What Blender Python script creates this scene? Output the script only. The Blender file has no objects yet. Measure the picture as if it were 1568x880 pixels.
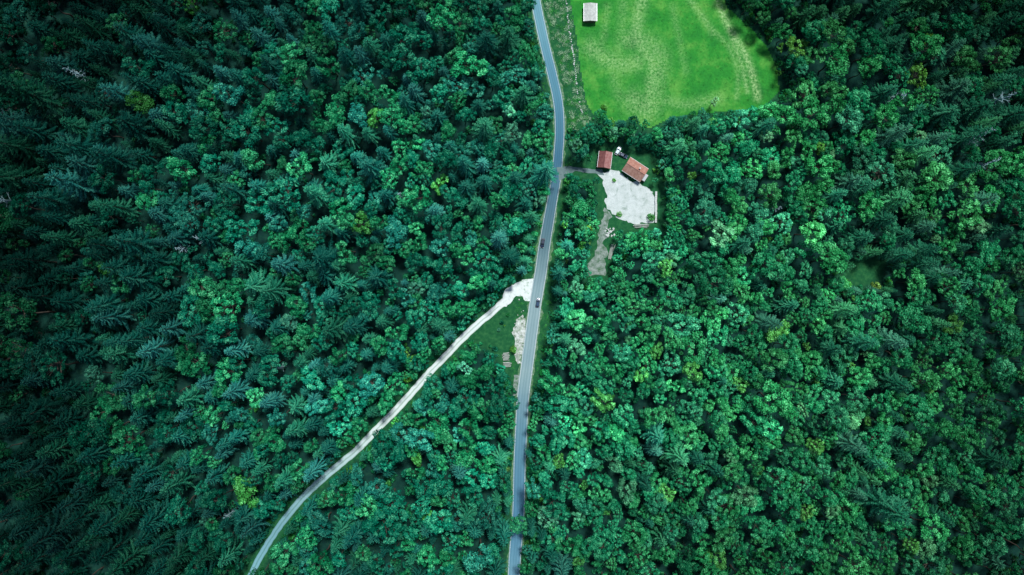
import bpy, bmesh, math, random
import numpy as np
from mathutils import Vector, Matrix, noise as mnoise

random.seed(7); rng=np.random.default_rng(11)
S=0.32
def P(px,py): return ((px-784)*S,(440-py)*S)
def PL(l): return np.array([P(*p) for p in l],dtype=float)
scene=bpy.context.scene
COL=scene.collection

# ------------------------------------------------------------------ layout
ROAD=[(770,-400),(795,-200),(806,-90),(815,-30),(820,0),(828,40),(837,80),(847,120),(855,160),(857,200),(855,235),(852,270),(845,310),(838,350),(833,380),(829,410),(824,440),(819,470),(815,500),(811,530),(807,560),(803,590),(800,620),(798,660),(796,700),(795,740),(794,780),(792,810),(789,845),(787,880),(785,930),(780,1000),(770,1250)]
TRACK=[(822,440),(806,440),(794,443),(775,459),(745,485),(712,514),(682,545),(655,573),(630,602),(600,634),(570,664),(545,690),(515,715),(485,741),(458,768),(435,796),(415,825),(398,853),(383,882),(366,915),(335,980),(260,1100)]
def catmull(pts,step=2.0):
    pts=np.asarray(pts); out=[]
    n=len(pts)
    for i in range(n-1):
        p0=pts[max(i-1,0)];p1=pts[i];p2=pts[i+1];p3=pts[min(i+2,n-1)]
        k=max(1,int(np.linalg.norm(p2-p1)/step))
        for j in range(k):
            t=j/k
            out.append(0.5*((2*p1)+(-p0+p2)*t+(2*p0-5*p1+4*p2-p3)*t*t+(-p0+3*p1-3*p2+p3)*t**3))
    out.append(pts[-1]); return np.array(out)
road=catmull(PL(ROAD)); track=catmull(PL(TRACK))
POLY={
 'meadow':PL([(866,-60),(872,0),(882,60),(888,110),(897,160),(908,176),(935,190),(965,184),(992,198),(1030,180),(1080,174),(1130,170),(1165,166),(1192,142),(1188,105),(1174,74),(1150,46),(1112,12),(1100,-20),(1090,-60)]),
 'strip':PL([(818,-60),(866,-60),(872,0),(882,60),(888,110),(897,165),(905,186),(882,200),(868,192),(862,150),(850,110),(838,60)]),
 'yard':PL([(905,226),(945,222),(1000,238),(1014,290),(1012,352),(965,355),(940,348),(938,380),(932,425),(898,425),(905,380),(918,330),(915,282),(895,272),(862,268),(862,250),(905,250)]),
 'tri':PL([(786,458),(806,462),(802,520),(796,585),(786,588),(774,562),(752,535),(730,524),(722,518),(738,498)]),
 'verge':PL([(852,280),(864,292),(854,350),(847,400),(844,450),(837,500),(829,540),(822,572),(808,600),(800,600),(806,540),(820,460),(835,370)]),
 'junction':PL([(776,436),(800,424),(822,422),(818,470),(800,470),(780,458)]),
 'glade':PL([(1285,415),(1320,395),(1350,400),(1345,425),(1310,438)]),
}
def seg_dist(X,Y,pl,closed=False):
    d=np.full(X.shape,1e9); n=len(pl)
    for i in range(n if closed else n-1):
        a=pl[i];b=pl[(i+1)%n];v=b-a;L=max(v@v,1e-9)
        t=np.clip(((X-a[0])*v[0]+(Y-a[1])*v[1])/L,0,1)
        d=np.minimum(d,np.hypot(X-a[0]-t*v[0],Y-a[1]-t*v[1]))
    return d
def inside(X,Y,pl):
    r=np.zeros(X.shape,bool); n=len(pl)
    for i in range(n):
        x1,y1=pl[i];x2,y2=pl[(i+1)%n]
        if y1==y2: continue
        c=((y1>Y)!=(y2>Y))&(X<(x2-x1)*(Y-y1)/(y2-y1)+x1)
        r^=c
    return r
def sdist(X,Y,pl):
    d=seg_dist(X,Y,pl,True); return np.where(inside(X,Y,pl),-d,d)
road_c=road[::3]; track_c=track[::3]
def dclear(X,Y):
    d=np.minimum(seg_dist(X,Y,road_c)-2.9,seg_dist(X,Y,track_c)-2.4)
    for p in POLY.values(): d=np.minimum(d,sdist(X,Y,p))
    return d
def smooth(a,b,x):
    t=np.clip((x-a)/(b-a),0,1); return t*t*(3-2*t)
def height(X,Y,d):
    n=4*np.sin(X/57+1)*np.cos(Y/43)+2.5*np.sin(X/31+Y/37)+0.9*np.sin(X/11.0)*np.sin(Y/13.+2)
    hill=10*smooth(60,300,-X)+5*smooth(120,320,X)
    return smooth(6,55,d)*(n+hill)
def nz(x,y,s,o=0.0): return mnoise.noise(Vector((x/s+o,y/s-o,o*1.7)))

# ------------------------------------------------------------------ materials
def newmat(name):
    m=bpy.data.materials.new(name); m.use_nodes=True
    nt=m.node_tree; b=nt.nodes['Principled BSDF']
    return m,nt,b
def N(nt,t,**kw):
    n=nt.nodes.new(t)
    for k,v in kw.items(): setattr(n,k,v)
    return n
def noise_mat(name,stops,scale=1.0,rough=0.9,detail=8,bump=0.0,spec=0.2,distort=0.0,second=None):
    m,nt,b=newmat(name)
    tc=N(nt,'ShaderNodeTexCoord'); no=N(nt,'ShaderNodeTexNoise')
    no.inputs['Scale'].default_value=scale; no.inputs['Detail'].default_value=detail
    no.inputs['Roughness'].default_value=0.65; no.inputs['Distortion'].default_value=distort
    nt.links.new(tc.outputs['Object'],no.inputs['Vector'])
    r=N(nt,'ShaderNodeValToRGB'); els=r.color_ramp.elements
    while len(els)<len(stops): els.new(0.5)
    for e,(p,c) in zip(els,stops): e.position=p; e.color=(*c,1)
    nt.links.new(no.outputs['Fac'],r.inputs['Fac'])
    out=r.outputs['Color']
    if second:
        n2=N(nt,'ShaderNodeTexNoise'); n2.inputs['Scale'].default_value=second[0]; n2.inputs['Detail'].default_value=6
        nt.links.new(tc.outputs['Object'],n2.inputs['Vector'])
        mr=N(nt,'ShaderNodeMapRange'); mr.inputs[1].default_value=0.3; mr.inputs[2].default_value=0.7
        mr.inputs[3].default_value=second[1]; mr.inputs[4].default_value=second[2]
        nt.links.new(n2.outputs['Fac'],mr.inputs[0])
        vm=N(nt,'ShaderNodeVectorMath',operation='SCALE')
        nt.links.new(out,vm.inputs[0]); nt.links.new(mr.outputs[0],vm.inputs['Scale']); out=vm.outputs[0]
    nt.links.new(out,b.inputs['Base Color'])
    b.inputs['Roughness'].default_value=rough; b.inputs['Specular IOR Level'].default_value=spec
    return m
def foliage_mat(name):
    m,nt,b=newmat(name); nt.nodes.remove(b)
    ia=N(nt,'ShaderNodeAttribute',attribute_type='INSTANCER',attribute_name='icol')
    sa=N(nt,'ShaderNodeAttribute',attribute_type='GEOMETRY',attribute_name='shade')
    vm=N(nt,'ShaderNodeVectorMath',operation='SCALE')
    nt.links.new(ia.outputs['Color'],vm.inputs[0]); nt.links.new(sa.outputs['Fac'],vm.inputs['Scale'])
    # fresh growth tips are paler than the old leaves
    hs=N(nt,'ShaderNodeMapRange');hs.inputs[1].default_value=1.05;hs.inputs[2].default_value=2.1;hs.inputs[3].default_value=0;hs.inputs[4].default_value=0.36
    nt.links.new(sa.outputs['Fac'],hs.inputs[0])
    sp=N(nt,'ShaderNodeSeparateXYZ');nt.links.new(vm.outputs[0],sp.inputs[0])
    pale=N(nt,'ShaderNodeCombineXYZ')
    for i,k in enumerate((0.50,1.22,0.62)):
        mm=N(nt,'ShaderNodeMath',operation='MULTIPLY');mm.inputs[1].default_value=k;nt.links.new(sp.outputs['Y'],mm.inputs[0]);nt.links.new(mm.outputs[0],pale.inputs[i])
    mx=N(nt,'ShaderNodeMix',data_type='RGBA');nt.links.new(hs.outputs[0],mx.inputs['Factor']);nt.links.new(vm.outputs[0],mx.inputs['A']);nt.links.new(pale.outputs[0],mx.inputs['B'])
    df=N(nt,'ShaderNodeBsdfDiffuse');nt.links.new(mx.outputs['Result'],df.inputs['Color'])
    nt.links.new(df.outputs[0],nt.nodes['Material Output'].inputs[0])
    return m
M_leaf=foliage_mat('broadleaf_foliage'); M_needle=foliage_mat('spruce_needles')
M_bark=noise_mat('bark',[(0.3,(0.05,0.045,0.035)),(0.7,(0.12,0.10,0.08))],3)
M_dead=noise_mat('bleached_wood',[(0.3,(0.20,0.34,0.37)),(0.7,(0.34,0.48,0.50))],3)

# ------------------------------------------------------------------ mesh helpers
class MB:
    def __init__(s): s.v=[];s.f=[];s.sh=[];s.mi=[];s.n=0
    def quads(s,V,shade,mi=0):
        n=len(V); s.v.append(V.reshape(-1,3)); s.f.append(np.arange(n*4).reshape(-1,4)+s.n)
        s.sh.append(np.repeat(shade,4)); s.mi.append(np.full(n,mi)); s.n+=n*4
    def tube(s,p0,p1,r0,r1,mi=1,k=5,shade=1.0):
        p0=np.array(p0,float);p1=np.array(p1,float);d=p1-p0;d/=max(np.linalg.norm(d),1e-6)
        a=np.cross(d,[0.3,0.9,0.2] if abs(d[2])>0.5 else [0,0,1.]);a/=np.linalg.norm(a);b=np.cross(d,a)
        an=np.arange(k)*2*math.pi/k
        ring=np.cos(an)[:,None]*a+np.sin(an)[:,None]*b
        V=np.concatenate([p0+ring*r0,p1+ring*r1]); s.v.append(V)
        F=np.array([[i,(i+1)%k,k+(i+1)%k,k+i] for i in range(k)])+s.n
        s.f.append(F); s.sh.append(np.full(2*k,shade)); s.mi.append(np.full(k,mi)); s.n+=2*k
    def mesh(s,name,mats):
        V=np.concatenate(s.v);F=np.concatenate(s.f)
        me=bpy.data.meshes.new(name); me.from_pydata(V.tolist(),[],F.tolist())
        a=me.attributes.new('shade','FLOAT','POINT'); a.data.foreach_set('value',np.concatenate(s.sh).astype(np.float32))
        for m in mats: me.materials.append(m)
        me.polygons.foreach_set('material_index',np.concatenate(s.mi).astype(np.int32)); me.update()
        return me
def norm(a): return a/np.maximum(np.linalg.norm(a,axis=-1,keepdims=True),1e-6)
def leafq(C,Nn,L,W,r):
    T=norm(np.cross(Nn,r.normal(size=C.shape))); B=np.cross(Nn,T)
    L=L[:,None];W=W[:,None]
    bend=Nn*L*0.25
    return np.stack([C+T*L-bend,C+B*W,C-T*L-bend,C-B*W],axis=1)

def broadleaf(seed,H=17,R=4.2,nc=20,cr=1.35,per=110,flat=0.55,leaf=0.34,shrub=False,amp=None):
    r=np.random.default_rng(seed); mb=MB()
    cz=H-R*flat*1.1 if not shrub else R*0.35
    cents=[]
    lob=r.uniform(0,6.28); lob2=r.uniform(0,6.28)
    if amp is None: amp=r.uniform(0.10,0.26)
    k=0
    while len(cents)<nc and k<4000:
        k+=1
        az=r.uniform(0,2*math.pi); u=r.uniform(-0.25,1.0)
        rr=math.sqrt(max(0,1-u*u))*(1+amp*math.sin(3*az+lob)+amp*0.7*math.sin(2*az+lob2))*r.uniform(0.7,1.0)
        c=np.array([math.cos(az)*rr*R,math.sin(az)*rr*R,cz+u*R*flat*1.35*r.uniform(0.75,1.2)])
        if all(np.linalg.norm(c-o)>cr*1.1 for o in cents): cents.append(c)
    nmain=len(cents)
    for i in range(nc//3):
        az=r.uniform(0,6.28);q=r.uniform(0.3,0.9)*R
        cents.append(np.array([math.cos(az)*q,math.sin(az)*q,cz-r.uniform(0.2,0.55)*R*(0.3 if shrub else 1)]))
    for i,c in enumerate(cents):
        rad=cr*r.uniform(0.65,1.3)
        n=int(per*(rad/cr)**2*0.8)
        if i>=nmain: n=n//2
        D=norm(r.normal(size=(n,3))); D[:,2]=np.where(D[:,2]<-0.3,-D[:,2],D[:,2])
        q=r.uniform(0.4,1.2,n)**0.7
        C=c+D*(q*rad)[:,None]*np.array([1,1,0.85])
        Nn=norm(D*0.8+np.array([0,0,0.5])+r.normal(size=(n,3))*0.4)
        L=leaf*r.uniform(0.6,1.3,n);W=L*r.uniform(0.5,0.8,n)
        base=r.uniform(0.65,1.35)
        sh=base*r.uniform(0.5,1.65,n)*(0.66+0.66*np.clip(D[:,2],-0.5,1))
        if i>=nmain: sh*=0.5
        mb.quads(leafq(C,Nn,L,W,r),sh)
    if not shrub:
        pts=[np.array([0,0,-1.])]
        for i in range(1,5): pts.append(np.array([r.normal()*0.2*i,r.normal()*0.2*i,-1+i*(cz+1)/4]))
        for i in range(4): mb.tube(pts[i],pts[i+1],0.32*(1-i*0.2),0.32*(1-(i+1)*0.2),k=7)
        for c in cents[:max(8,nc//2)]:
            st=pts[3]+(pts[4]-pts[3])*r.uniform(-0.3,0.9); mid=(st+c)/2+np.array([0,0,-0.4])
            mb.tube(st,mid,0.12,0.08,k=4); mb.tube(mid,c,0.08,0.03,k=4)
    else:
        for c in cents[:8]: mb.tube([0,0,-0.3],c,0.07,0.03,k=4)
    return mb.mesh('crown',[M_leaf,M_bark])

def spruce(seed,H=23,R=4.9,wh=13,nb=8,droop=0.25,ragged=0.2,sp=0.8):
    r=np.random.default_rng(seed); mb=MB()
    lean=r.normal(size=2)*0.25
    for i in range(4):
        a=i/4;b=(i+1)/4
        mb.tube([lean[0]*a,lean[1]*a,-1+a*(H+1)],[lean[0]*b,lean[1]*b,-1+b*(H+1)],0.34*(1-a)+0.03,0.34*(1-b)+0.03,k=6)
    Q=[];SH=[]
    for w in range(wh):
        t=0.27+0.72*(w/(wh-1))**0.9
        z0=H*t; rad=R*((1-t)/0.73)**0.62+0.4
        k=nb if t<0.8 else max(6,nb-1)
        off=r.uniform(0,6.28)
        for b in range(k):
            az=off+2*math.pi*(b+r.uniform(-0.25,0.25))/k
            L=rad*r.uniform(1-ragged,1+ragged*0.6)
            d=np.array([math.cos(az),math.sin(az),0]);sd=np.array([-d[1],d[0],0])
            o=np.array([lean[0]*t,lean[1]*t,z0+r.uniform(-0.3,0.3)])
            dr=droop*r.uniform(0.6,1.4)*(1.3-t)
            def pt(u): return o+d*L*u+np.array([0,0,L*(-dr*u*1.2+dr*0.55*u**3+(0.35*u if t>0.85 else 0))])
            ns=max(3,int(L/0.6))
            shb=r.uniform(0.7,1.3)
            for j in range(ns):
                u=(j+0.6)/ns; p=pt(u)
                ll=(0.30*L*(1-u)**0.6*min(1,u*2.2)+0.24)*sp
                fw=0.15+0.04*L/R
                for sg in (-1,1):
                    dv=norm(d*0.9+sd*sg*0.75+np.array([0,0,-0.2])+r.normal(size=3)*0.12)
                    e=p+dv*ll*r.uniform(0.7,1.25)
                    wv=norm(np.cross(dv,[0,0,1.]))*fw+np.array([0,0,r.uniform(-0.08,0.08)])
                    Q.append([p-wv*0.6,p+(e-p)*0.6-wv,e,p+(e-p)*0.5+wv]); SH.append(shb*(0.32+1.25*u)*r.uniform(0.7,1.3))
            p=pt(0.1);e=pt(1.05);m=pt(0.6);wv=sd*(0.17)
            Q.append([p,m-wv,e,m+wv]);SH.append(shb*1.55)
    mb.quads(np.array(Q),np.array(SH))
    top=np.array([lean[0],lean[1],H])
    mb.tube(top-np.array([0,0,0.8]),top+np.array([0,0,0.9]),0.16,0.03,mi=0,k=4,shade=1.6)
    return mb.mesh('spruce',[M_needle,M_bark])

def deadtree(seed,H=19):
    r=np.random.default_rng(seed); mb=MB(); p=np.array([0,0,-0.5]); n=6
    for i in range(n):
        q=p+np.array([r.normal()*0.12,r.normal()*0.12,(H+0.5)/n])
        mb.tube(p,q,0.30*(1-i/n)+0.07,0.30*(1-(i+1)/n)+0.07,mi=0,k=7)
        if i>=2:
            for j in range(7):
                az=r.uniform(0,6.28); s=p+(q-p)*r.uniform(0,1); L=r.uniform(0.8,3.2)*(1.2-i/n)
                e=s+np.array([math.cos(az)*L,math.sin(az)*L,L*r.uniform(-0.1,0.5)])
                mb.tube(s,e,0.09,0.04,mi=0,k=4)
                az+=r.uniform(-0.8,0.8); mb.tube(s+(e-s)*0.6,s+(e-s)*0.6+np.array([math.cos(az)*L*.4,math.sin(az)*L*.4,0.2]),0.05,0.03,mi=0,k=3)
        p=q
    return mb.mesh('dead_trunk',[M_dead])

def protos(colname,base,meshes):
    c=bpy.data.collections.new(colname)
    for i,me in enumerate(meshes):
        o=bpy.data.objects.new(base if i==0 else f"{base}.{i:03d}",me); o['icol']=[0.02,0.12,0.05,1.0]; c.objects.link(o)
    return c
bl_meshes=[broadleaf(100,17,4.3,20,1.3,105),broadleaf(101,18,4.6,26,1.1,75,0.5),broadleaf(102,16,3.8,14,1.45,115,0.6),
 broadleaf(103,19,4.2,30,0.9,55,0.7,0.3),broadleaf(104,17,4.8,18,1.35,95,0.45),broadleaf(105,15,3.6,22,0.95,60,0.7),
 broadleaf(106,18,4.4,34,0.85,45,0.6,0.3),broadleaf(107,17,4.0,12,1.6,120,0.6),broadleaf(108,17,4.2,24,1.05,62,0.8,0.36),
 broadleaf(109,18,4.5,18,1.15,80,0.7,0.38,amp=0.33),broadleaf(110,19,4.0,14,1.25,80,0.9,0.36,amp=0.28),broadleaf(111,16,4.6,40,0.75,38,0.5,0.28,amp=0.1)]
sp_meshes=[spruce(200),spruce(201,25,5.2,13,7,0.3,0.3),spruce(202,22,4.5,14,9,0.2,0.15,0.7),spruce(203,24,5.5,12,8,0.35,0.35),
 spruce(204,20,4.2,13,8,0.2,0.2,0.75),spruce(205,26,5.3,14,7,0.28,0.3,0.9)]
sh_meshes=[broadleaf(300,2.5,1.9,9,0.75,60,0.6,0.22,True),broadleaf(301,2.5,1.7,7,0.8,60,0.9,0.22,True),broadleaf(302,2.5,2.2,11,0.7,55,0.5,0.22,True)]
def tuft(seed):
    r=np.random.default_rng(seed);mb=MB();n=26
    b=r.normal(size=(n,3))*np.array([0.35,0.35,0]); az=r.uniform(0,6.28,n)
    out=np.stack([np.cos(az),np.sin(az),np.zeros(n)],1); sd=np.stack([-np.sin(az),np.cos(az),np.zeros(n)],1)*0.05
    h=r.uniform(0.15,0.45,n)[:,None]; up=np.array([0,0,1.])
    e=b+out*h*0.7+up*h; m=b+out*h*0.25+up*h*0.7
    mb.quads(np.stack([b,m-sd,e,m+sd],1),r.uniform(0.7,1.4,n)); return mb.mesh('tuft',[M_leaf])
C_bl=protos('broadleaf_trees','broadleaf_tree_kind',bl_meshes)
C_sp=protos('spruce_trees','spruce_tree_kind',sp_meshes)
C_sh=protos('shrubs','shrub_kind',sh_meshes)
C_tf=protos('grass_tufts','grass_tuft_kind',[tuft(400),tuft(401),tuft(402)])

def scatter(name,pts,scl,rot,idx,col,coll):
    n=len(pts); me=bpy.data.meshes.new(name); me.vertices.add(n)
    me.vertices.foreach_set('co',np.asarray(pts,np.float32).ravel())
    a=me.attributes.new('scl','FLOAT_VECTOR','POINT');a.data.foreach_set('vector',np.asarray(scl,np.float32).ravel())
    a=me.attributes.new('rot','FLOAT_VECTOR','POINT');a.data.foreach_set('vector',np.asarray(rot,np.float32).ravel())
    a=me.attributes.new('idx','INT','POINT');a.data.foreach_set('value',np.asarray(idx,np.int32))
    a=me.attributes.new('icol','FLOAT_COLOR','POINT');a.data.foreach_set('color',np.asarray(col,np.float32).ravel())
    ob=bpy.data.objects.new(name,me); COL.objects.link(ob)
    g=bpy.data.node_groups.new(name+'_gn','GeometryNodeTree')
    g.interface.new_socket('Geometry',in_out='INPUT',socket_type='NodeSocketGeometry')
    g.interface.new_socket('Geometry',in_out='OUTPUT',socket_type='NodeSocketGeometry')
    gi=g.nodes.new('NodeGroupInput');go=g.nodes.new('NodeGroupOutput')
    iop=g.nodes.new('GeometryNodeInstanceOnPoints')
    ci=g.nodes.new('GeometryNodeCollectionInfo'); ci.inputs['Collection'].default_value=coll
    ci.inputs['Separate Children'].default_value=True; ci.inputs['Reset Children'].default_value=True
    def na(nm,t):
        x=g.nodes.new('GeometryNodeInputNamedAttribute');x.data_type=t;x.inputs['Name'].default_value=nm;return x.outputs['Attribute']
    g.links.new(gi.outputs[0],iop.inputs['Points']);g.links.new(ci.outputs[0],iop.inputs['Instance'])
    iop.inputs['Pick Instance'].default_value=True
    g.links.new(na('idx','INT'),iop.inputs['Instance Index'])
    g.links.new(na('rot','FLOAT_VECTOR'),iop.inputs['Rotation'])
    g.links.new(na('scl','FLOAT_VECTOR'),iop.inputs['Scale'])
    g.links.new(iop.outputs[0],go.inputs[0])
    md=ob.modifiers.new('scatter','NODES');md.node_group=g
    return ob

# ------------------------------------------------------------------ forest placement
DEAD=[(60,312,21),(165,135,17),(60,190,19),(330,372,17),(1345,160,20),(1455,225,21),(1465,262,20),(1490,165,20),(365,775,14),(622,300,15),(30,205,20),(440,560,13),(1180,320,12),(300,385,16)]
dead_xy=[P(a,b) for a,b,_ in DEAD]
NC=80000
cx=rng.uniform(-315,315,NC);cy=rng.uniform(-205,205,NC)
dc=dclear(cx,cy); hz=height(cx,cy,dc)
grid={};trees=[]
cell=4.0
for i in range(NC):
    x,y,d=cx[i],cy[i],dc[i]
    if d<1.0: continue
    px=x/S+784;py=440-y/S
    n1=nz(x,y,45,3.1);n2=nz(x,y,18,8.2)
    if px<300: pc=0.66
    elif px<600: pc=0.42
    elif px<860: pc=0.24
    elif px<1250: pc=0.06
    else: pc=0.45 if py<500 else 0.25
    if px>1000 and py<230: pc+=0.2
    if py>430 and 860<px<1250: pc=0.02
    pc+=0.5*n1
    con=rng.random()<pc
    SE=smooth(820,900,px)*smooth(330,430,py)
    sz=1.02+(0.4-0.15*SE)*n2+rng.normal()*0.25
    if rng.random()<0.03: sz*=1.35
    if 860<px<1060 and 180<py<460: sz*=0.72
    else: sz*=1-0.10*SE
    if px<400 or px>1300: sz*=1.1
    if d<8: sz*=0.82
    sz=min(max(sz,0.42),1.7)
    R=(4.1 if con else 4.2)*sz
    if d<R*0.72: continue
    if any((x-a)**2+(y-b)**2<9 for a,b in dead_xy): continue
    rr=R*(0.74 if con else 0.74)
    gx,gy=int(x//cell),int(y//cell); ok=True
    for a in range(gx-3,gx+4):
        for b in range(gy-3,gy+4):
            for (tx,ty,tr) in grid.get((a,b),()):
                if (tx-x)**2+(ty-y)**2<(rr+tr)**2: ok=False;break
            if not ok:break
        if not ok:break
    if not ok: continue
    grid.setdefault((gx,gy),[]).append((x,y,rr))
    trees.append((x,y,hz[i],con,sz,px,py,d))
print('trees',len(trees))
def vignette_tone(px,py):
    # vignette painted into tree colours: darker towards frame edges; left conifer stands darker too
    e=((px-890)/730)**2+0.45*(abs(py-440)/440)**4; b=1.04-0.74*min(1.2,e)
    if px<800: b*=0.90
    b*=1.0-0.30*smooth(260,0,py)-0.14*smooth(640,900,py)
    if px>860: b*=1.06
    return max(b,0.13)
def treecol(x,y,con,px,py,d):
    u=rng.random(); g=nz(x,y,30,5.5)
    SE=float(smooth(820,900,px)*smooth(330,430,py))
    if con:
        c=np.array([0.010,0.14,0.09]) if u<0.6 else (np.array([0.022,0.20,0.095]) if u<0.85 else np.array([0.03,0.19,0.14]))
    else:
        if u<0.40: c=np.array([0.008,0.235,0.115])
        elif u<0.68: c=np.array([0.018,0.29,0.095])
        elif u<0.82: c=np.array([0.025,0.26,0.16])
        elif u<0.95: c=np.array([0.038,0.34,0.115])
        elif u<0.97: c=np.array([0.10,0.40,0.06])
        else: c=np.array([0.11,0.40,0.22])
        c=c*(1-0.35*SE)+np.array([0.022,0.30,0.12])*0.35*SE
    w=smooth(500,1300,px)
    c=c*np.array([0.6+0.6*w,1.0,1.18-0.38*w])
    return c*vignette_tone(px,py)*(1+(0.45-0.15*SE)*g)*math.exp(rng.normal()*0.24)
for con,name,coll,nv in ((True,'spruce_forest',C_sp,6),(False,'broadleaf_forest',C_bl,12)):
    T=[t for t in trees if t[3]==con]
    pts=[(t[0],t[1],t[2]) for t in T]
    scl=[];rot=[];col=[]
    for t in T:
        s=t[4]; hs=s**0.6*rng.uniform(0.72,1.22); e=rng.uniform(0.87,1.15)
        scl.append((s*e,s/e,hs)); rot.append((rng.normal()*0.04,rng.normal()*0.04,rng.uniform(0,6.28)))
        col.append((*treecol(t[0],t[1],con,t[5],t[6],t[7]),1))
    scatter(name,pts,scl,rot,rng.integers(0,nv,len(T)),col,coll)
# shrubs
NS=24000
sx=rng.uniform(-260,260,NS);sy=rng.uniform(-150,150,NS);sd=dclear(sx,sy);shz=height(sx,sy,sd)
s_tri=sdist(sx,sy,POLY['tri']);s_tr=seg_dist(sx,sy,track_c)
pp=[];ss=[];rr_=[];cc=[]
for i in range(NS):
    d=sd[i]
    intri=s_tri[i]<0 and s_tr[i]>5 and rng.random()<0.35 and sx[i]<P(778,0)[0]
    if d<0.9 and not intri: continue
    pk=0.9 if d<7 else 0.12
    px=sx[i]/S+784;py=440-sy[i]/S
    if rng.random()>pk*0.8: continue
    s=rng.uniform(0.4,1.15)*(1 if d>2 else 0.6)
    pp.append((sx[i],sy[i],shz[i]));ss.append((s,s,s*rng.uniform(0.8,1.3)));rr_.append((0,0,rng.uniform(0,6.28)))
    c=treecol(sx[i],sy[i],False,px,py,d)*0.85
    if d<7 and rng.random()<0.22: c=c*np.array([2.8,1.4,0.6])
    cc.append((*c,1))
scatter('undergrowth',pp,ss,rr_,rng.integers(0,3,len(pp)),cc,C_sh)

# ------------------------------------------------------------------ ground
def axis(lo,hi,st):
    a=list(np.arange(lo,hi+0.1,st)); e=[hi+d for d in (8,20,45,90,180,360,800,1600,2800)]
    return np.array([2*lo-(x-hi)-lo for x in e[::-1]]+a+e)
ax=axis(-300,300,2.5); ay=axis(-190,190,2.5)
X,Y=np.meshgrid(ax,ay); D=dclear(X,Y); Z=height(X,Y,D)
nx,ny=len(ax),len(ay)
V=np.stack([X.ravel(),Y.ravel(),Z.ravel()],1)
I=np.arange(nx*ny).reshape(ny,nx)
F=np.stack([I[:-1,:-1].ravel(),I[:-1,1:].ravel(),I[1:,1:].ravel(),I[1:,:-1].ravel()],1)
me=bpy.data.meshes.new('ground');me.from_pydata(V.tolist(),[],F.tolist())
a=me.attributes.new('grass','FLOAT','POINT');a.data.foreach_set('value',(1-smooth(-1,5,D)).ravel().astype(np.float32))
ground=bpy.data.objects.new('ground',me);COL.objects.link(ground)
m,nt,b=newmat('forest_floor')
tc=N(nt,'ShaderNodeTexCoord');n1=N(nt,'ShaderNodeTexNoise');n1.inputs['Scale'].default_value=0.5;n1.inputs['Detail'].default_value=10;n1.inputs['Roughness'].default_value=0.7
nt.links.new(tc.outputs['Object'],n1.inputs['Vector'])
def ramp(nt,fac,stops):
    r=N(nt,'ShaderNodeValToRGB');els=r.color_ramp.elements
    while len(els)<len(stops): els.new(0.5)
    for e,(p,c) in zip(els,stops): e.position=p;e.color=(*c,1)
    nt.links.new(fac,r.inputs['Fac']);return r.outputs['Color']
c1=ramp(nt,n1.outputs['Fac'],[(0.3,(0.005,0.028,0.028)),(0.55,(0.008,0.05,0.036)),(0.75,(0.025,0.08,0.05))])
c2=ramp(nt,n1.outputs['Fac'],[(0.3,(0.010,0.07,0.03)),(0.5,(0.016,0.115,0.04)),(0.7,(0.045,0.18,0.06))])
ga=N(nt,'ShaderNodeAttribute',attribute_name='grass')
mx=N(nt,'ShaderNodeMix',data_type='RGBA')
nt.links.new(ga.outputs['Fac'],mx.inputs['Factor']);nt.links.new(c1,mx.inputs['A']);nt.links.new(c2,mx.inputs['B'])
nt.links.new(mx.outputs['Result'],b.inputs['Base Color']);b.inputs['Roughness'].default_value=1;b.inputs['Specular IOR Level'].default_value=0.1
me.materials.append(m)

# meadow sheet with mown swathes
st=0.8; mp=POLY['meadow']
gx=np.arange(mp[:,0].min(),mp[:,0].max()+st,st);gy=np.arange(mp[:,1].min(),mp[:,1].max()+st,st)
X,Y=np.meshgrid(gx,gy);sdm=sdist(X,Y,mp);I=np.arange(X.size).reshape(X.shape)
keep=(sdm[:-1,:-1]<0)
F=np.stack([I[:-1,:-1][keep],I[:-1,1:][keep],I[1:,1:][keep],I[1:,:-1][keep]],1)
hay=np.zeros(X.shape)
HAY=[([(985,-10),(978,20),(975,50),(985,75),(1000,95),(998,130),(990,165)],3.2,0.65),
 ([(960,60),(985,62),(1010,85),(1005,120),(1000,160)],5,0.5),([(905,72),(925,88),(955,100),(975,95)],4.5,0.55),
 ([(1050,-10),(1075,25),(1092,50)],1.8,0.45),([(1100,5),(1118,45),(1140,80),(1152,115),(1160,150)],1.8,0.95),
 ([(1085,40),(1115,70),(1130,110),(1128,150)],1.4,0.4),([(955,0),(952,50),(940,110),(950,150)],3,0.3),([(1010,150),(1050,160),(1100,150)],3,0.4),
 ([(1120,60),(1136,100),(1144,140)],1.2,0.7),([(930,10),(925,50),(915,90)],2,0.3),([(1030,10),(1040,60),(1050,110)],2,0.25),([(970,155),(990,170),(1000,155)],6,0.55)]
for pl,w,k in HAY:
    d=seg_dist(X,Y,catmull(PL(pl),4)); hay=np.maximum(hay,k*np.exp(-(d/w)**2))
me=bpy.data.meshes.new('meadow');me.from_pydata(np.stack([X.ravel(),Y.ravel(),np.full(X.size,0.03)],1).tolist(),[],F.tolist())
a=me.attributes.new('hay','FLOAT','POINT');a.data.foreach_set('value',hay.ravel().astype(np.float32))
bm=bmesh.new();bm.from_mesh(me);bmesh.ops.delete(bm,geom=[v for v in bm.verts if not v.link_faces],context='VERTS');bm.to_mesh(me);bm.free()
meadow=bpy.data.objects.new('meadow',me);COL.objects.link(meadow)
m,nt,b=newmat('meadow_grass')
tc=N(nt,'ShaderNodeTexCoord');n1=N(nt,'ShaderNodeTexNoise');n1.inputs['Scale'].default_value=0.07;n1.inputs['Detail'].default_value=9;n1.inputs['Roughness'].default_value=0.68
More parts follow.
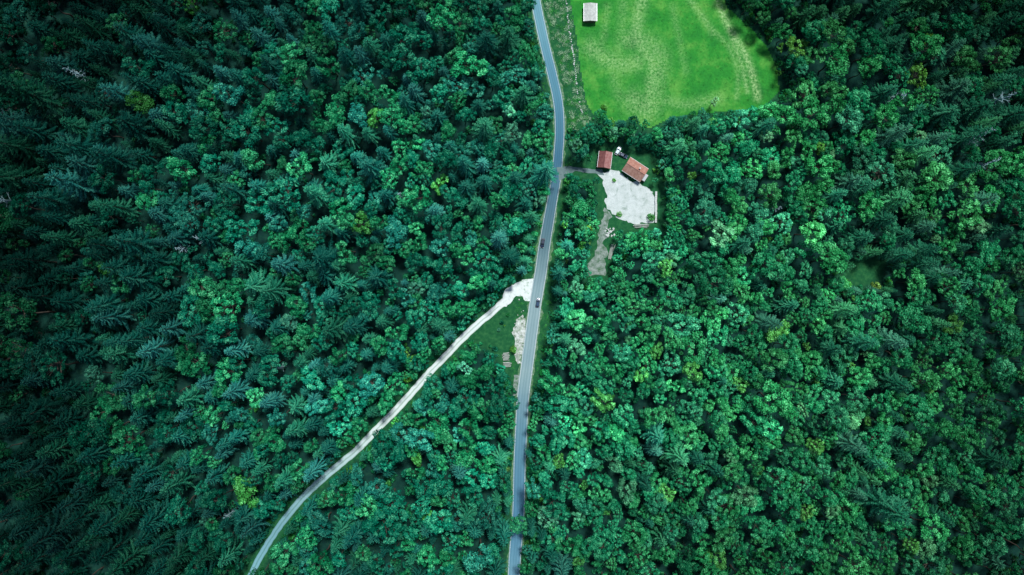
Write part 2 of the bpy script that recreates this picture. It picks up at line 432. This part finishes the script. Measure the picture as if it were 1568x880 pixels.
n2=N(nt,'ShaderNodeTexNoise');n2.inputs['Scale'].default_value=0.9;n2.inputs['Detail'].default_value=6;n2.inputs['Roughness'].default_value=0.8
nt.links.new(tc.outputs['Object'],n1.inputs['Vector']);nt.links.new(tc.outputs['Object'],n2.inputs['Vector'])
c1=ramp(nt,n1.outputs['Fac'],[(0.3,(0.015,0.17,0.03)),(0.5,(0.033,0.27,0.035)),(0.66,(0.11,0.37,0.06))])
ha=N(nt,'ShaderNodeAttribute',attribute_name='hay')
mr=N(nt,'ShaderNodeMapRange');mr.inputs[1].default_value=0.38;mr.inputs[2].default_value=0.62;mr.inputs[3].default_value=-0.1;mr.inputs[4].default_value=1.3
nt.links.new(n2.outputs['Fac'],mr.inputs[0])
mu=N(nt,'ShaderNodeMath',operation='MULTIPLY',use_clamp=True);nt.links.new(ha.outputs['Fac'],mu.inputs[0]);nt.links.new(mr.outputs[0],mu.inputs[1])
mx=N(nt,'ShaderNodeMix',data_type='RGBA');nt.links.new(mu.outputs[0],mx.inputs['Factor']);nt.links.new(c1,mx.inputs['A']);mx.inputs['B'].default_value=(0.33,0.54,0.22,1)
mr2=N(nt,'ShaderNodeMapRange');mr2.inputs[1].default_value=0.3;mr2.inputs[2].default_value=0.7;mr2.inputs[3].default_value=0.7;mr2.inputs[4].default_value=1.25
nt.links.new(n2.outputs['Fac'],mr2.inputs[0])
vm=N(nt,'ShaderNodeVectorMath',operation='SCALE');nt.links.new(mx.outputs['Result'],vm.inputs[0]);nt.links.new(mr2.outputs[0],vm.inputs['Scale'])
nt.links.new(vm.outputs[0],b.inputs['Base Color']);b.inputs['Roughness'].default_value=1;b.inputs['Specular IOR Level'].default_value=0.1
me.materials.append(m)
# tufts
NT=16000
tx=rng.uniform(0,140,NT);ty=rng.uniform(-60,175,NT)
tm=sdist(tx,ty,mp);ts=sdist(tx,ty,POLY['strip']);tr=seg_dist(tx,ty,road_c);dd=dclear(tx,ty)
pp=[];ss=[];rr_=[];cc=[]
for i in range(NT):
    inm=tm[i]<-0.5;ins=ts[i]<0 and tr[i]>4.2
    ver=dd[i]<3 and tr[i]>4.2 and tr[i]<9
    if not(inm or ins or ver):continue
    if inm and rng.random()>0.35: continue
    s=rng.uniform(0.5,1.2)*(1.6 if ins else 0.8)
    pp.append((tx[i],ty[i],0.02));ss.append((s,s,s*0.8));rr_.append((0,0,rng.uniform(0,6)))
    c=np.array([0.05,0.33,0.05])*math.exp(rng.normal()*0.25)
    if ins and rng.random()<0.5: c=np.array([0.45,0.65,0.42])
    cc.append((*c,1))
scatter('meadow_grass',pp,ss,rr_,rng.integers(0,3,len(pp)),cc,C_tf)

# ------------------------------------------------------------------ ribbons
def ribbon(name,pl,hw,z,mat,edge=0.0,across=8,offs=0.0):
    T=np.gradient(pl,axis=0);T/=np.linalg.norm(T,axis=1,keepdims=True);Nn=np.stack([-T[:,1],T[:,0]],1)
    vs=[];uv=[];L=0
    for i,p in enumerate(pl):
        if i: L+=np.linalg.norm(p-pl[i-1])
        h=hw(p) if callable(hw) else hw
        of=offs(p) if callable(offs) else offs
        el=edge*(nz(p[0],p[1],3,1.)+0.6*nz(p[0],p[1],1.1,4.));er=edge*(nz(p[0],p[1],3,9.)+0.6*nz(p[0],p[1],1.1,7.))
        for k in range(across+1):
            u=k/across;q=(-h-el)*(1-u)+(h+er)*u+of
            vs.append((p[0]+Nn[i][0]*q,p[1]+Nn[i][1]*q,z));uv.append((u,L))
    fs=[];w=across+1
    for i in range(len(pl)-1):
        for k in range(across): fs.append((i*w+k,i*w+k+1,(i+1)*w+k+1,(i+1)*w+k))
    me=bpy.data.meshes.new(name);me.from_pydata(vs,[],fs)
    ul=me.uv_layers.new(name='UVMap')
    for lp in me.loops: ul.data[lp.index].uv=uv[lp.vertex_index]
    me.materials.append(mat);me.validate()
    bm=bmesh.new();bm.from_mesh(me);bm.normal_update()
    if sum(f.normal.z for f in bm.faces)<0: bmesh.ops.reverse_faces(bm,faces=bm.faces[:])
    bm.to_mesh(me);bm.free()
    o=bpy.data.objects.new(name,me);COL.objects.link(o);return o
def strip_mat(name,prof,alongscale,tintstops,yprofile=None):
    m,nt,b=newmat(name);uv=N(nt,'ShaderNodeUVMap');sx_=N(nt,'ShaderNodeSeparateXYZ');nt.links.new(uv.outputs[0],sx_.inputs[0])
    tc=N(nt,'ShaderNodeTexCoord');nn=N(nt,'ShaderNodeTexNoise');nn.inputs['Scale'].default_value=0.8;nn.inputs['Detail'].default_value=8;nn.inputs['Roughness'].default_value=0.7
    nt.links.new(tc.outputs['Object'],nn.inputs['Vector'])
    a=N(nt,'ShaderNodeMath',operation='SUBTRACT');a.inputs[1].default_value=0.5;nt.links.new(nn.outputs['Fac'],a.inputs[0])
    k=N(nt,'ShaderNodeMath',operation='MULTIPLY_ADD');k.inputs[1].default_value=alongscale;nt.links.new(a.outputs[0],k.inputs[0]);nt.links.new(sx_.outputs['X'],k.inputs[2])
    c=ramp(nt,k.outputs[0],prof)
    n2=N(nt,'ShaderNodeTexNoise');n2.inputs['Scale'].default_value=0.045;n2.inputs['Detail'].default_value=4;nt.links.new(tc.outputs['Object'],n2.inputs['Vector'])
    c2=ramp(nt,n2.outputs['Fac'],tintstops)
    mu=N(nt,'ShaderNodeMix',data_type='RGBA',blend_type='MULTIPLY');mu.inputs['Factor'].default_value=1
    nt.links.new(c,mu.inputs['A']);nt.links.new(c2,mu.inputs['B'])
    res=mu.outputs['Result']
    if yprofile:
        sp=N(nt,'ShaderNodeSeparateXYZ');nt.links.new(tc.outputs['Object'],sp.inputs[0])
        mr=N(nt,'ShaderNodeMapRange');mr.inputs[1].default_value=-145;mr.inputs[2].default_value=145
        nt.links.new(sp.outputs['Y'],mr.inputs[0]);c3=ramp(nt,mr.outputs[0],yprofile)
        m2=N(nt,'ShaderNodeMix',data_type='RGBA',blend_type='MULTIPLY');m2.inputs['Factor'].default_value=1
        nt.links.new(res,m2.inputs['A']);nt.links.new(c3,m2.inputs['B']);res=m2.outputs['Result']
    nt.links.new(res,b.inputs['Base Color']);b.inputs['Roughness'].default_value=0.85;b.inputs['Specular IOR Level'].default_value=0.3
    return m
A=(0.36,0.50,0.53);B_=(0.22,0.35,0.38);C_=(0.30,0.44,0.47)
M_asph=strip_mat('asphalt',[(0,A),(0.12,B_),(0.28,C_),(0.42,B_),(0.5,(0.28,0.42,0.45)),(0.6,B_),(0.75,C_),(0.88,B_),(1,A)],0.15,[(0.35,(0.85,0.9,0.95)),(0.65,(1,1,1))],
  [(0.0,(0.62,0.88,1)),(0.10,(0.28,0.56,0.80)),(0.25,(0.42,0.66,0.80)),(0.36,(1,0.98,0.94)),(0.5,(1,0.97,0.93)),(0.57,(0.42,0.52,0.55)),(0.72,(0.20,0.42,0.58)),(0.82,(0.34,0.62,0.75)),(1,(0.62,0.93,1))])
M_shoulder=noise_mat('gravel_shoulder',[(0.35,(0.04,0.16,0.05)),(0.55,(0.13,0.24,0.13)),(0.75,(0.4,0.45,0.38))],0.7,detail=8)
def roadhw(p):
    return 2.4+0.6*float(smooth(70,0,p[1]))
ribbon('road_verge',road,lambda p:roadhw(p)+0.8,0.02,M_shoulder,edge=1.2)
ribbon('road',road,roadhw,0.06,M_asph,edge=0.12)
M_paint=noise_mat('road_paint',[(0.35,(0.35,0.42,0.42)),(0.6,(0.75,0.78,0.76))],2.0)
ribbon('road_edge_line',road,0.09,0.066,M_paint,across=1,offs=lambda p:roadhw(p)-0.3)
ribbon('road_edge_line',road,0.09,0.066,M_paint,across=1,offs=lambda p:0.3-roadhw(p))
W_=(0.80,0.88,0.86)
M_track=strip_mat('gravel_track',[(0,(0.5,0.6,0.52)),(0.10,(0.72,0.79,0.76)),(0.28,W_),(0.40,(0.70,0.78,0.75)),(0.5,(0.42,0.54,0.44)),(0.60,(0.70,0.78,0.75)),(0.74,W_),(0.9,(0.72,0.79,0.76)),(1,(0.5,0.6,0.52))],0.22,[(0.35,(0.93,0.94,0.94)),(0.65,(1,1,1))],
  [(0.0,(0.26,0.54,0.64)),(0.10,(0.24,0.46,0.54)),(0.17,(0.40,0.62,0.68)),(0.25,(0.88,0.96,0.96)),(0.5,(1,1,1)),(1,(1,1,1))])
ribbon('gravel_track',track,lambda p:1.75-0.2*float(smooth(-80,-130,p[1])),0.04,M_track,edge=0.35)

def sheet(name,pl,z,mat,jag=0.8,sub=1.2):
    pl=np.asarray(pl);pts=[]
    n=len(pl)
    for i in range(n):
        a=pl[i];b=pl[(i+1)%n];k=max(1,int(np.linalg.norm(b-a)/sub))
        for j in range(k):
            q=a+(b-a)*j/k; pts.append((q[0]+jag*nz(q[0],q[1],2.2,2.),q[1]+jag*nz(q[0],q[1],2.2,6.),z))
    me=bpy.data.meshes.new(name);bm=bmesh.new();vs=[bm.verts.new(p) for p in pts];f=bm.faces.new(vs)
    bmesh.ops.triangulate(bm,faces=[f]);bm.normal_update()
    for f in bm.faces:
        if f.normal.z<0: f.normal_flip()
    bm.to_mesh(me);bm.free();me.materials.append(mat)
    o=bpy.data.objects.new(name,me);COL.objects.link(o);return o
M_white=noise_mat('white_gravel',[(0.3,(0.30,0.40,0.34)),(0.43,(0.55,0.63,0.60)),(0.7,(0.72,0.79,0.77))],0.3,detail=12,distort=0.6,second=(2.0,0.85,1.05))
M_dirt=noise_mat('dirt_gravel',[(0.35,(0.06,0.15,0.07)),(0.5,(0.20,0.27,0.23)),(0.68,(0.38,0.44,0.41))],0.5,detail=10)
M_drive=noise_mat('driveway_asphalt',[(0.3,(0.10,0.17,0.17)),(0.7,(0.2,0.28,0.28))],0.8)
M_concrete=noise_mat('concrete',[(0.3,(0.5,0.55,0.52)),(0.7,(0.74,0.77,0.75))],1.5)
sheet('gravel_yard',PL([(918,262),(945,261),(958,272),(985,283),(1002,293),(1003,338),(985,342),(962,340),(942,334),(931,320),(927,300),(924,285)]),0.05,M_white,2.0)
sheet('driveway',PL([(852,256),(870,254),(905,259),(922,258),(925,268),(905,265),(880,262),(868,270),(856,276)]),0.07,M_drive,0.5)
sheet('farm_path',PL([(929,318),(936,330),(928,350),(925,372),(930,388),(926,420),(902,424),(901,405),(911,390),(915,370),(919,345),(924,330)]),0.045,M_dirt,1.8)
sheet('junction_gravel',PL([(774,446),(784,436),(798,429),(824,427),(820,460),(806,461),(801,453),(790,453),(775,468),(762,468)]),0.048,noise_mat('track_gravel',[(0.3,(0.5,0.58,0.54)),(0.45,(0.72,0.8,0.77)),(0.7,(0.84,0.91,0.89))],0.5,detail=10),1.2)
sheet('roadside_gravel',PL([(790,490),(802,484),(806,500),(800,555),(791,560),(789,535),(786,510)]),0.046,noise_mat('mixed_gravel',[(0.38,(0.12,0.2,0.12)),(0.48,(0.45,0.5,0.44)),(0.65,(0.75,0.8,0.76))],0.5,detail=9),1.8)
sheet('road_layby',PL([(786,575),(796,575),(796,605),(786,605)]),0.035,M_dirt,0.8)

# ------------------------------------------------------------------ object builders
def empty(name,loc,rz):
    e=bpy.data.objects.new(name,None);e.location=loc;e.rotation_euler=(0,0,rz);e.empty_display_size=0.5;COL.objects.link(e);return e
def part(name,parent,bm,mat,bevel=0):
    if bevel: bmesh.ops.bevel(bm,geom=bm.edges[:],offset=bevel,segments=2,affect='EDGES')
    me=bpy.data.meshes.new(name);bm.to_mesh(me);bm.free()
    for m_ in (mat if isinstance(mat,list) else [mat]): me.materials.append(m_)
    o=bpy.data.objects.new(name,me);o.parent=parent;COL.objects.link(o);return o
def box(bm,c,s,rot=None):
    r=bmesh.ops.create_cube(bm,size=1)['verts']
    M=Matrix.Translation(c)@(rot or Matrix.Identity(4))@Matrix.Diagonal((*s,1))
    bmesh.ops.transform(bm,matrix=M,verts=r);return r
def plain(name,c,rough=0.5,metal=0,coat=0):
    m,nt,b=newmat(name);b.inputs['Roughness'].default_value=rough;b.inputs['Metallic'].default_value=metal;b.inputs['Coat Weight'].default_value=coat
    tc=N(nt,'ShaderNodeTexCoord');nn=N(nt,'ShaderNodeTexNoise');nn.inputs['Scale'].default_value=4;nt.links.new(tc.outputs['Object'],nn.inputs['Vector'])
    col=ramp(nt,nn.outputs['Fac'],[(0.3,tuple(x*0.85 for x in c)),(0.7,tuple(min(1,x*1.1) for x in c))]);nt.links.new(col,b.inputs['Base Color']);return m
M_glass=plain('window_glass',(0.02,0.03,0.04),0.08,coat=0.5);M_tyre=plain('tyre_rubber',(0.02,0.02,0.02),0.9)
M_lamp=plain('headlamp',(0.7,0.72,0.7),0.2);M_tail=plain('tail_lamp',(0.45,0.02,0.02),0.3);M_wood=noise_mat('timber',[(0.3,(0.1,0.07,0.05)),(0.7,(0.2,0.15,0.1))],3)
M_render=noise_mat('wall_render',[(0.3,(0.5,0.5,0.45)),(0.7,(0.65,0.64,0.6))],1.5)
def roof_mat(name,c1,c2,axis='Y',sc=3.0):
    m,nt,b=newmat(name);tc=N(nt,'ShaderNodeTexCoord');wv=N(nt,'ShaderNodeTexWave',bands_direction=axis);wv.inputs['Scale'].default_value=sc;wv.inputs['Distortion'].default_value=0.3
    nn=N(nt,'ShaderNodeTexNoise');nn.inputs['Scale'].default_value=0.9;nn.inputs['Detail'].default_value=8
    nt.links.new(tc.outputs['Object'],wv.inputs['Vector']);nt.links.new(tc.outputs['Object'],nn.inputs['Vector'])
    c=ramp(nt,nn.outputs['Fac'],[(0.35,c1),(0.65,c2)]);
    mr=N(nt,'ShaderNodeMapRange');mr.inputs[3].default_value=0.85;mr.inputs[4].default_value=1.08;nt.links.new(wv.outputs['Fac'],mr.inputs[0])
    vm=N(nt,'ShaderNodeVectorMath',operation='SCALE');nt.links.new(c,vm.inputs[0]);nt.links.new(mr.outputs[0],vm.inputs['Scale']);nt.links.new(vm.outputs[0],b.inputs['Base Color'])
    bp=N(nt,'ShaderNodeBump');bp.inputs['Strength'].default_value=0.3;bp.inputs['Distance'].default_value=0.05;nt.links.new(wv.outputs['Fac'],bp.inputs['Height']);nt.links.new(bp.outputs[0],b.inputs['Normal'])
    b.inputs['Roughness'].default_value=0.75;return m
def house(name,loc,rz,L,Wd,eave,ridge,ov,wallm,roofA,roofB,chim=True,doorbig=False):
    """ridge along local x"""
    e=empty(name,(*loc,0),rz);hw=Wd/2;hl=L/2
    bm=bmesh.new();vs=[bm.verts.new(p) for p in [(-hl,-hw,-.2),(hl,-hw,-.2),(hl,hw,-.2),(-hl,hw,-.2),(-hl,-hw,eave),(hl,-hw,eave),(hl,hw,eave),(-hl,hw,eave),(-hl,0,ridge),(hl,0,ridge)]]
    for f in [(0,1,5,4),(1,2,6,9,5),(2,3,7,6),(3,0,4,8,7)]: bm.faces.new([vs[i] for i in f])
    part('walls',e,bm,wallm)
    sl=(ridge-eave)/hw
    for sg,mt,nm in ((-1,roofA,'roof_slope_front'),(1,roofB,'roof_slope_back')):
        bm=bmesh.new();t=0.16;y1=sg*(hw+ov);z1=eave-ov*sl+0.05;z0=ridge+0.05
        a=[(-hl-ov,sg*0.003,z0),(hl+ov,sg*0.003,z0),(hl+ov,y1,z1),(-hl-ov,y1,z1)]
        q=[bm.verts.new(p) for p in a]+[bm.verts.new((p[0],p[1],p[2]+t)) for p in a]
        for f in [(0,1,2,3),(7,6,5,4),(0,4,5,1),(1,5,6,2),(2,6,7,3),(3,7,4,0)]: bm.faces.new([q[i] for i in f])
        bmesh.ops.recalc_face_normals(bm,faces=bm.faces[:]);part(nm,e,bm,mt)
    bm=bmesh.new();box(bm,(0,0,ridge+0.27),(L+2*ov,0.35,0.12));part('ridge_cap',e,bm,roofB,0.03)
    bm=bmesh.new()
    for sg in (-1,1): box(bm,(0,sg*(hw+ov+0.08),eave-ov*sl+0.08),(L+2*ov,0.14,0.12))
    part('gutters',e,bm,M_metal,0.02)
    if chim:
        bm=bmesh.new();box(bm,(hl*0.3,hw*0.35,ridge+0.1),(0.6,0.6,2.0));box(bm,(hl*0.3,hw*0.35,ridge+1.17),(0.75,0.75,0.12));part('chimney',e,bm,M_render)
    bm=bmesh.new();fr=bmesh.new()
    k=max(2,int(L/3))
    for i in range(k):
        x=-hl+L*(i+0.5)/k
        for sg in (-1,1):
            if sg==-1 and i==0: continue
            box(fr,(x,sg*(hw+0.02),1.6),(1.1,0.06,1.2));box(bm,(x,sg*(hw+0.045),1.6),(0.9,0.06,1.0))
    part('window_frames',e,fr,M_render);part('windows',e,bm,M_glass)
    bm=bmesh.new();w=2.6 if doorbig else 1.0;box(bm,(-hl+L*0.5/k,-(hw+0.03),1.05),(w,0.08,2.1));box(bm,(hl+0.03,0,1.2),(0.08,2.4,2.4));part('doors',e,bm,M_wood)
    return e
M_metal=plain('zinc_metal',(0.45,0.48,0.5),0.4,0.5)
tileA=roof_mat('clay_tiles_weathered',(0.36,0.18,0.13),(0.50,0.30,0.23),'X',2.5)
tileB=roof_mat('clay_tiles_red',(0.38,0.17,0.12),(0.50,0.26,0.2),'X',2.5)
tileC=roof_mat('dark_red_sheet',(0.15,0.045,0.045),(0.24,0.09,0.08),'X',2.0)
tileD=roof_mat('red_sheet',(0.32,0.12,0.11),(0.44,0.22,0.2),'X',2.0)
grey=roof_mat('grey_fibre_sheet',(0.42,0.45,0.41),(0.62,0.66,0.6),'X',1.0)
h2=house('farmhouse',P(971,261),math.radians(-33),9.6,6.6,3.0,4.9,0.5,M_render,tileA,tileB)
h1=house('farm_shed',P(925,246),math.radians(-97),7.2,5.6,2.8,4.2,0.4,M_wood,tileC,tileD,False,True)
h3=house('meadow_barn',P(903,22),math.radians(-90),8.0,5.6,2.8,3.5,0.35,M_wood,grey,grey,False,True)
bm=bmesh.new();box(bm,(5.9,-0.5,1.15),(1.7,3.2,2.3));part('leanto',h2,bm,M_wood)
bm=bmesh.new();box(bm,(5.95,-0.5,2.42),(2.0,3.6,0.12),Matrix.Rotation(0.1,4,'Y'));part('leanto_roof',h2,bm,M_metal)

def car(name,loc,rz,paint,estate=False):
    e=empty(name,(*loc,0.07),rz)
    prof=[(-2.2,0.35),(-2.22,0.75),(-2.1,0.95),(-1.2,1.0),(0.6,0.98),(1.6,0.86),(2.15,0.7),(2.22,0.45),(2.1,0.3),(-2.1,0.3)]
    bm=bmesh.new()
    fs=[]
    for y in (-0.88,0.88): fs.append([bm.verts.new((x,y*(0.9 if abs(x)>2 else 1),z)) for x,z in prof])
    n=len(prof);bm.faces.new(fs[0]);bm.faces.new(fs[1][::-1])
    for i in range(n): bm.faces.new([fs[0][i],fs[1][i],fs[1][(i+1)%n],fs[0][(i+1)%n]])
    bmesh.ops.recalc_face_normals(bm,faces=bm.faces[:]);part('body',e,bm,paint,0.07)
    rb=-2.0 if estate else -1.75
    lo=[(rb,-.8,.97),(0.95,-.8,.95),(0.95,.8,.95),(rb,.8,.97)];up=[(rb+.45,-.62,1.42),(0.15,-.62,1.44),(0.15,.62,1.44),(rb+.45,.62,1.42)]
    bm=bmesh.new();q=[bm.verts.new(p) for p in lo+up]
    for f in [(0,1,5,4),(1,2,6,5),(2,3,7,6),(3,0,4,7),(4,5,6,7)]: bm.faces.new([q[i] for i in f])
    bmesh.ops.recalc_face_normals(bm,faces=bm.faces[:]);part('windows',e,bm,M_glass)
    bm=bmesh.new();box(bm,((rb+.6)/2,0,1.455),(0.15-rb-.35,1.26,0.05));part('roof',e,bm,paint,0.02)
    bm=bmesh.new()
    for x in (-1.35,1.38):
        for y in (-0.82,0.82):
            r=bmesh.ops.create_cone(bm,cap_ends=True,segments=16,radius1=0.32,radius2=0.32,depth=0.22)['verts']
            bmesh.ops.transform(bm,matrix=Matrix.Translation((x,y,0.30))@Matrix.Rotation(math.pi/2,4,'X'),verts=r)
    part('wheels',e,bm,M_tyre)
    bm=bmesh.new();[box(bm,(2.13,y,0.66),(0.2,0.36,0.14)) for y in (-.6,.6)];part('headlamps',e,bm,M_lamp)
    bm=bmesh.new();[box(bm,(-2.16,y,0.8),(0.12,0.34,0.16)) for y in (-.6,.6)];part('tail_lamps',e,bm,M_tail)
    bm=bmesh.new();[box(bm,(0.7,y,1.0),(0.18,0.2,0.12)) for y in (-.95,.95)];part('mirrors',e,bm,paint,0.02)
    return e
navy=plain('navy_paint',(0.012,0.025,0.06),0.35,0.0,0.3);blue=plain('blue_paint',(0.02,0.06,0.13),0.35,0.0,0.3);silver=plain('silver_paint',(0.35,0.45,0.5),0.3,0.4,0.8)
def car_at(name,px,py,off,paint,flip=False,est=False):
    p=np.array(P(px,py));i=int(np.argmin(((road-p)**2).sum(1)));t=road[i+1]-road[i-1];t/=np.linalg.norm(t)
    nn=np.array([-t[1],t[0]]);q=road[i]+nn*off
    car(name,tuple(q),math.atan2(t[1],t[0])+(math.pi if flip else 0),paint,est)
car_at('car',835,375,-1.1,navy,False)
car_at('car',818,465,1.1,blue,True,True)
car('parked_car',P(954,238),math.radians(-25),blue);car('parked_car',P(946,231),math.radians(60),silver,True)

M_log=noise_mat('cut_logs',[(0.3,(0.25,0.30,0.26)),(0.7,(0.5,0.56,0.5))],2.0)
def logs(name,loc,rz,n,L,rows):
    bm=bmesh.new()
    for r in range(rows):
        for i in range(n-r):
            rad=random.uniform(0.15,0.26)
            v=bmesh.ops.create_cone(bm,cap_ends=True,segments=9,radius1=rad,radius2=rad*0.9,depth=L*random.uniform(0.75,1.15))['verts']
            bmesh.ops.transform(bm,matrix=Matrix.Translation((random.uniform(-.5,.5),(i-(n-r)/2)*0.52,0.22+r*0.4))@Matrix.Rotation(random.uniform(-.09,.09),4,'Z')@Matrix.Rotation(math.pi/2,4,'Y'),verts=v)
    me=bpy.data.meshes.new(name);bm.to_mesh(me);bm.free();me.materials.append(M_log)
    o=bpy.data.objects.new(name,me);o.location=(*loc,0.03);o.rotation_euler=(0,0,rz);COL.objects.link(o)
logs('log_pile',P(775,545),math.radians(8),8,3.0,2);logs('log_pile',P(777,557),math.radians(4),5,3.2,2)
logs('log_pile',P(935,386),math.radians(75),4,7,2)
logs('log_pile',P(982,345),math.radians(3),4,8,2)
logs('log_pile',P(792,545),math.radians(80),3,4,1)
def rocks(name,pts,lo,hi,mat):
    bm=bmesh.new()
    for x,y in pts:
        v=bmesh.ops.create_icosphere(bm,subdivisions=1,radius=1)['verts'];s=random.uniform(lo,hi)
        for q in v: q.co*=random.uniform(0.75,1.2)
        bmesh.ops.transform(bm,matrix=Matrix.Translation((x,y,s*0.35))@Matrix.Rotation(random.uniform(0,6),4,'Z')@Matrix.Diagonal((s,s*0.8,s*0.65,1)),verts=v)
    me=bpy.data.meshes.new(name);bm.to_mesh(me);bm.free();me.materials.append(mat);o=bpy.data.objects.new(name,me);COL.objects.link(o)
wl=catmull(PL([(862,-40),(867,0),(871,40),(877,80),(881,110),(884,140),(891,172)]),0.9)
rocks('dry_stone_wall',[(p[0]+random.uniform(-.3,.3),p[1]) for p in wl if random.random()<0.85],0.25,0.55,M_concrete)
rocks('rock_pile',[(P(933,355)[0]+random.gauss(0,1.1),P(933,355)[1]+random.gauss(0,1.2)) for _ in range(26)],0.3,0.8,M_concrete)
rocks('roadside_stones',[(P(795,515)[0]+random.gauss(0,1.1),P(795,515)[1]+random.gauss(0,7)) for _ in range(50)],0.15,0.45,M_concrete)
bm=bmesh.new();a=P(1004,293);b2=P(1004,341);n=15
for i in range(n):
    y=a[1]+(b2[1]-a[1])*(i+0.5)/n;box(bm,(a[0]+random.uniform(-.1,.1),y,0.45),(1.0,abs(a[1]-b2[1])/n-0.03,0.9+random.uniform(-.1,.1)))
me=bpy.data.meshes.new('retaining_wall');bmesh.ops.bevel(bm,geom=bm.edges[:],offset=0.05,segments=1,affect='EDGES');bm.to_mesh(me);bm.free();me.materials.append(M_concrete);o=bpy.data.objects.new('retaining_wall',me);COL.objects.link(o)
for k,(px,py) in enumerate([(778,868),(812,700),(846,395),(868,225),(836,500),(786,640),(842,60)]):
    p=np.array(P(px,py));i=int(np.argmin(((road-p)**2).sum(1)));v=p-road[i];v/=np.linalg.norm(v);q=road[i]+v*3.7
    e=empty('roadside_post',(*q,0),0);bm=bmesh.new();box(bm,(0,0,0.5),(0.14,0.12,1.0));part('post',e,bm,M_concrete,0.02);bm=bmesh.new();box(bm,(0,0,0.85),(0.15,0.13,0.2));part('reflector_band',e,bm,M_tyre)

# dead trees + individual trees
dm=[deadtree(500+i) for i in range(3)]
for i,(px,py,H) in enumerate(DEAD):
    x,y=P(px,py);d=dclear(np.array([x]),np.array([y]));z=float(height(np.array([x]),np.array([y]),d)[0])
    o=bpy.data.objects.new('dead_tree',dm[i%3]);o.location=(x,y,z);s=H/19;o.scale=(s*1.5,s*1.5,s*1.25);o.rotation_euler=(random.gauss(0,.08),random.gauss(0,.08),random.uniform(0,6));COL.objects.link(o)
def tree(kind,px,py,s,col,hs=None):
    x,y=P(px,py);me=random.choice(bl_meshes if kind=='broadleaf_tree' else (sp_meshes if kind=='spruce_tree' else sh_meshes))
    o=bpy.data.objects.new(kind,me);o.location=(x,y,0);o.scale=(s,s,hs or s);o.rotation_euler=(0,0,random.uniform(0,6));o['icol']=[*col,1.0];COL.objects.link(o)
YG=(0.10,0.35,0.05);TG=(0.022,0.26,0.11);BG=(0.04,0.27,0.15)
for k,px,py,s,c in [('broadleaf_tree',932,192,0.5,YG),('broadleaf_tree',906,215,0.55,TG),('broadleaf_tree',893,232,0.5,TG),('broadleaf_tree',884,245,0.38,BG),('broadleaf_tree',962,222,0.42,TG),('broadleaf_tree',940,212,0.45,BG),
  ('broadleaf_tree',1088,160,0.42,(0.2,0.5,0.2)),('broadleaf_tree',1000,278,0.32,TG),('garden_shrub',1006,262,0.8,YG),('garden_shrub',940,276,0.5,YG),('garden_shrub',996,333,1.0,(0.05,0.25,0.05)),('garden_shrub',948,328,0.7,YG),
  ('broadleaf_tree',788,792,0.85,TG),('broadleaf_tree',805,799,0.7,TG),('broadleaf_tree',796,786,0.6,TG),('broadleaf_tree',636,548,0.5,YG),('broadleaf_tree',622,540,0.5,(0.16,0.38,0.05)),('garden_shrub',786,535,1.0,YG),('garden_shrub',925,165,0.9,YG)]:
    tree(k,px,py,s,c)

# ------------------------------------------------------------------ light, world, camera
w=bpy.data.worlds.new("World");scene.world=w;w.use_nodes=True;nt=w.node_tree;bg=nt.nodes['Background']
sky=nt.nodes.new('ShaderNodeTexSky');sky.sky_type='NISHITA';sky.sun_disc=False
EL,AZ=math.radians(62),math.radians(20)
sky.sun_elevation=EL;sky.sun_rotation=AZ;sky.altitude=600
nt.links.new(sky.outputs[0],bg.inputs['Color']);bg.inputs['Strength'].default_value=0.10
sl=bpy.data.lights.new('sun','SUN');sl.energy=3.7;sl.angle=math.radians(10);sl.color=(1,0.995,0.97)
so=bpy.data.objects.new('sun',sl);COL.objects.link(so)
d=Vector((math.sin(AZ)*math.cos(EL),math.cos(AZ)*math.cos(EL),math.sin(EL)))
so.rotation_euler=d.to_track_quat('Z','Y').to_euler();so.location=(0,0,300)
cam=bpy.data.cameras.new('camera');co=bpy.data.objects.new('camera',cam);COL.objects.link(co)
HC=340.0;co.location=(0,0,HC);co.rotation_euler=(0,0,0)
cam.sensor_width=36;cam.lens=18/(784*S/HC);cam.clip_start=1;cam.clip_end=6000
scene.camera=co
scene.view_settings.view_transform='Standard';scene.view_settings.look='None';scene.view_settings.exposure=0
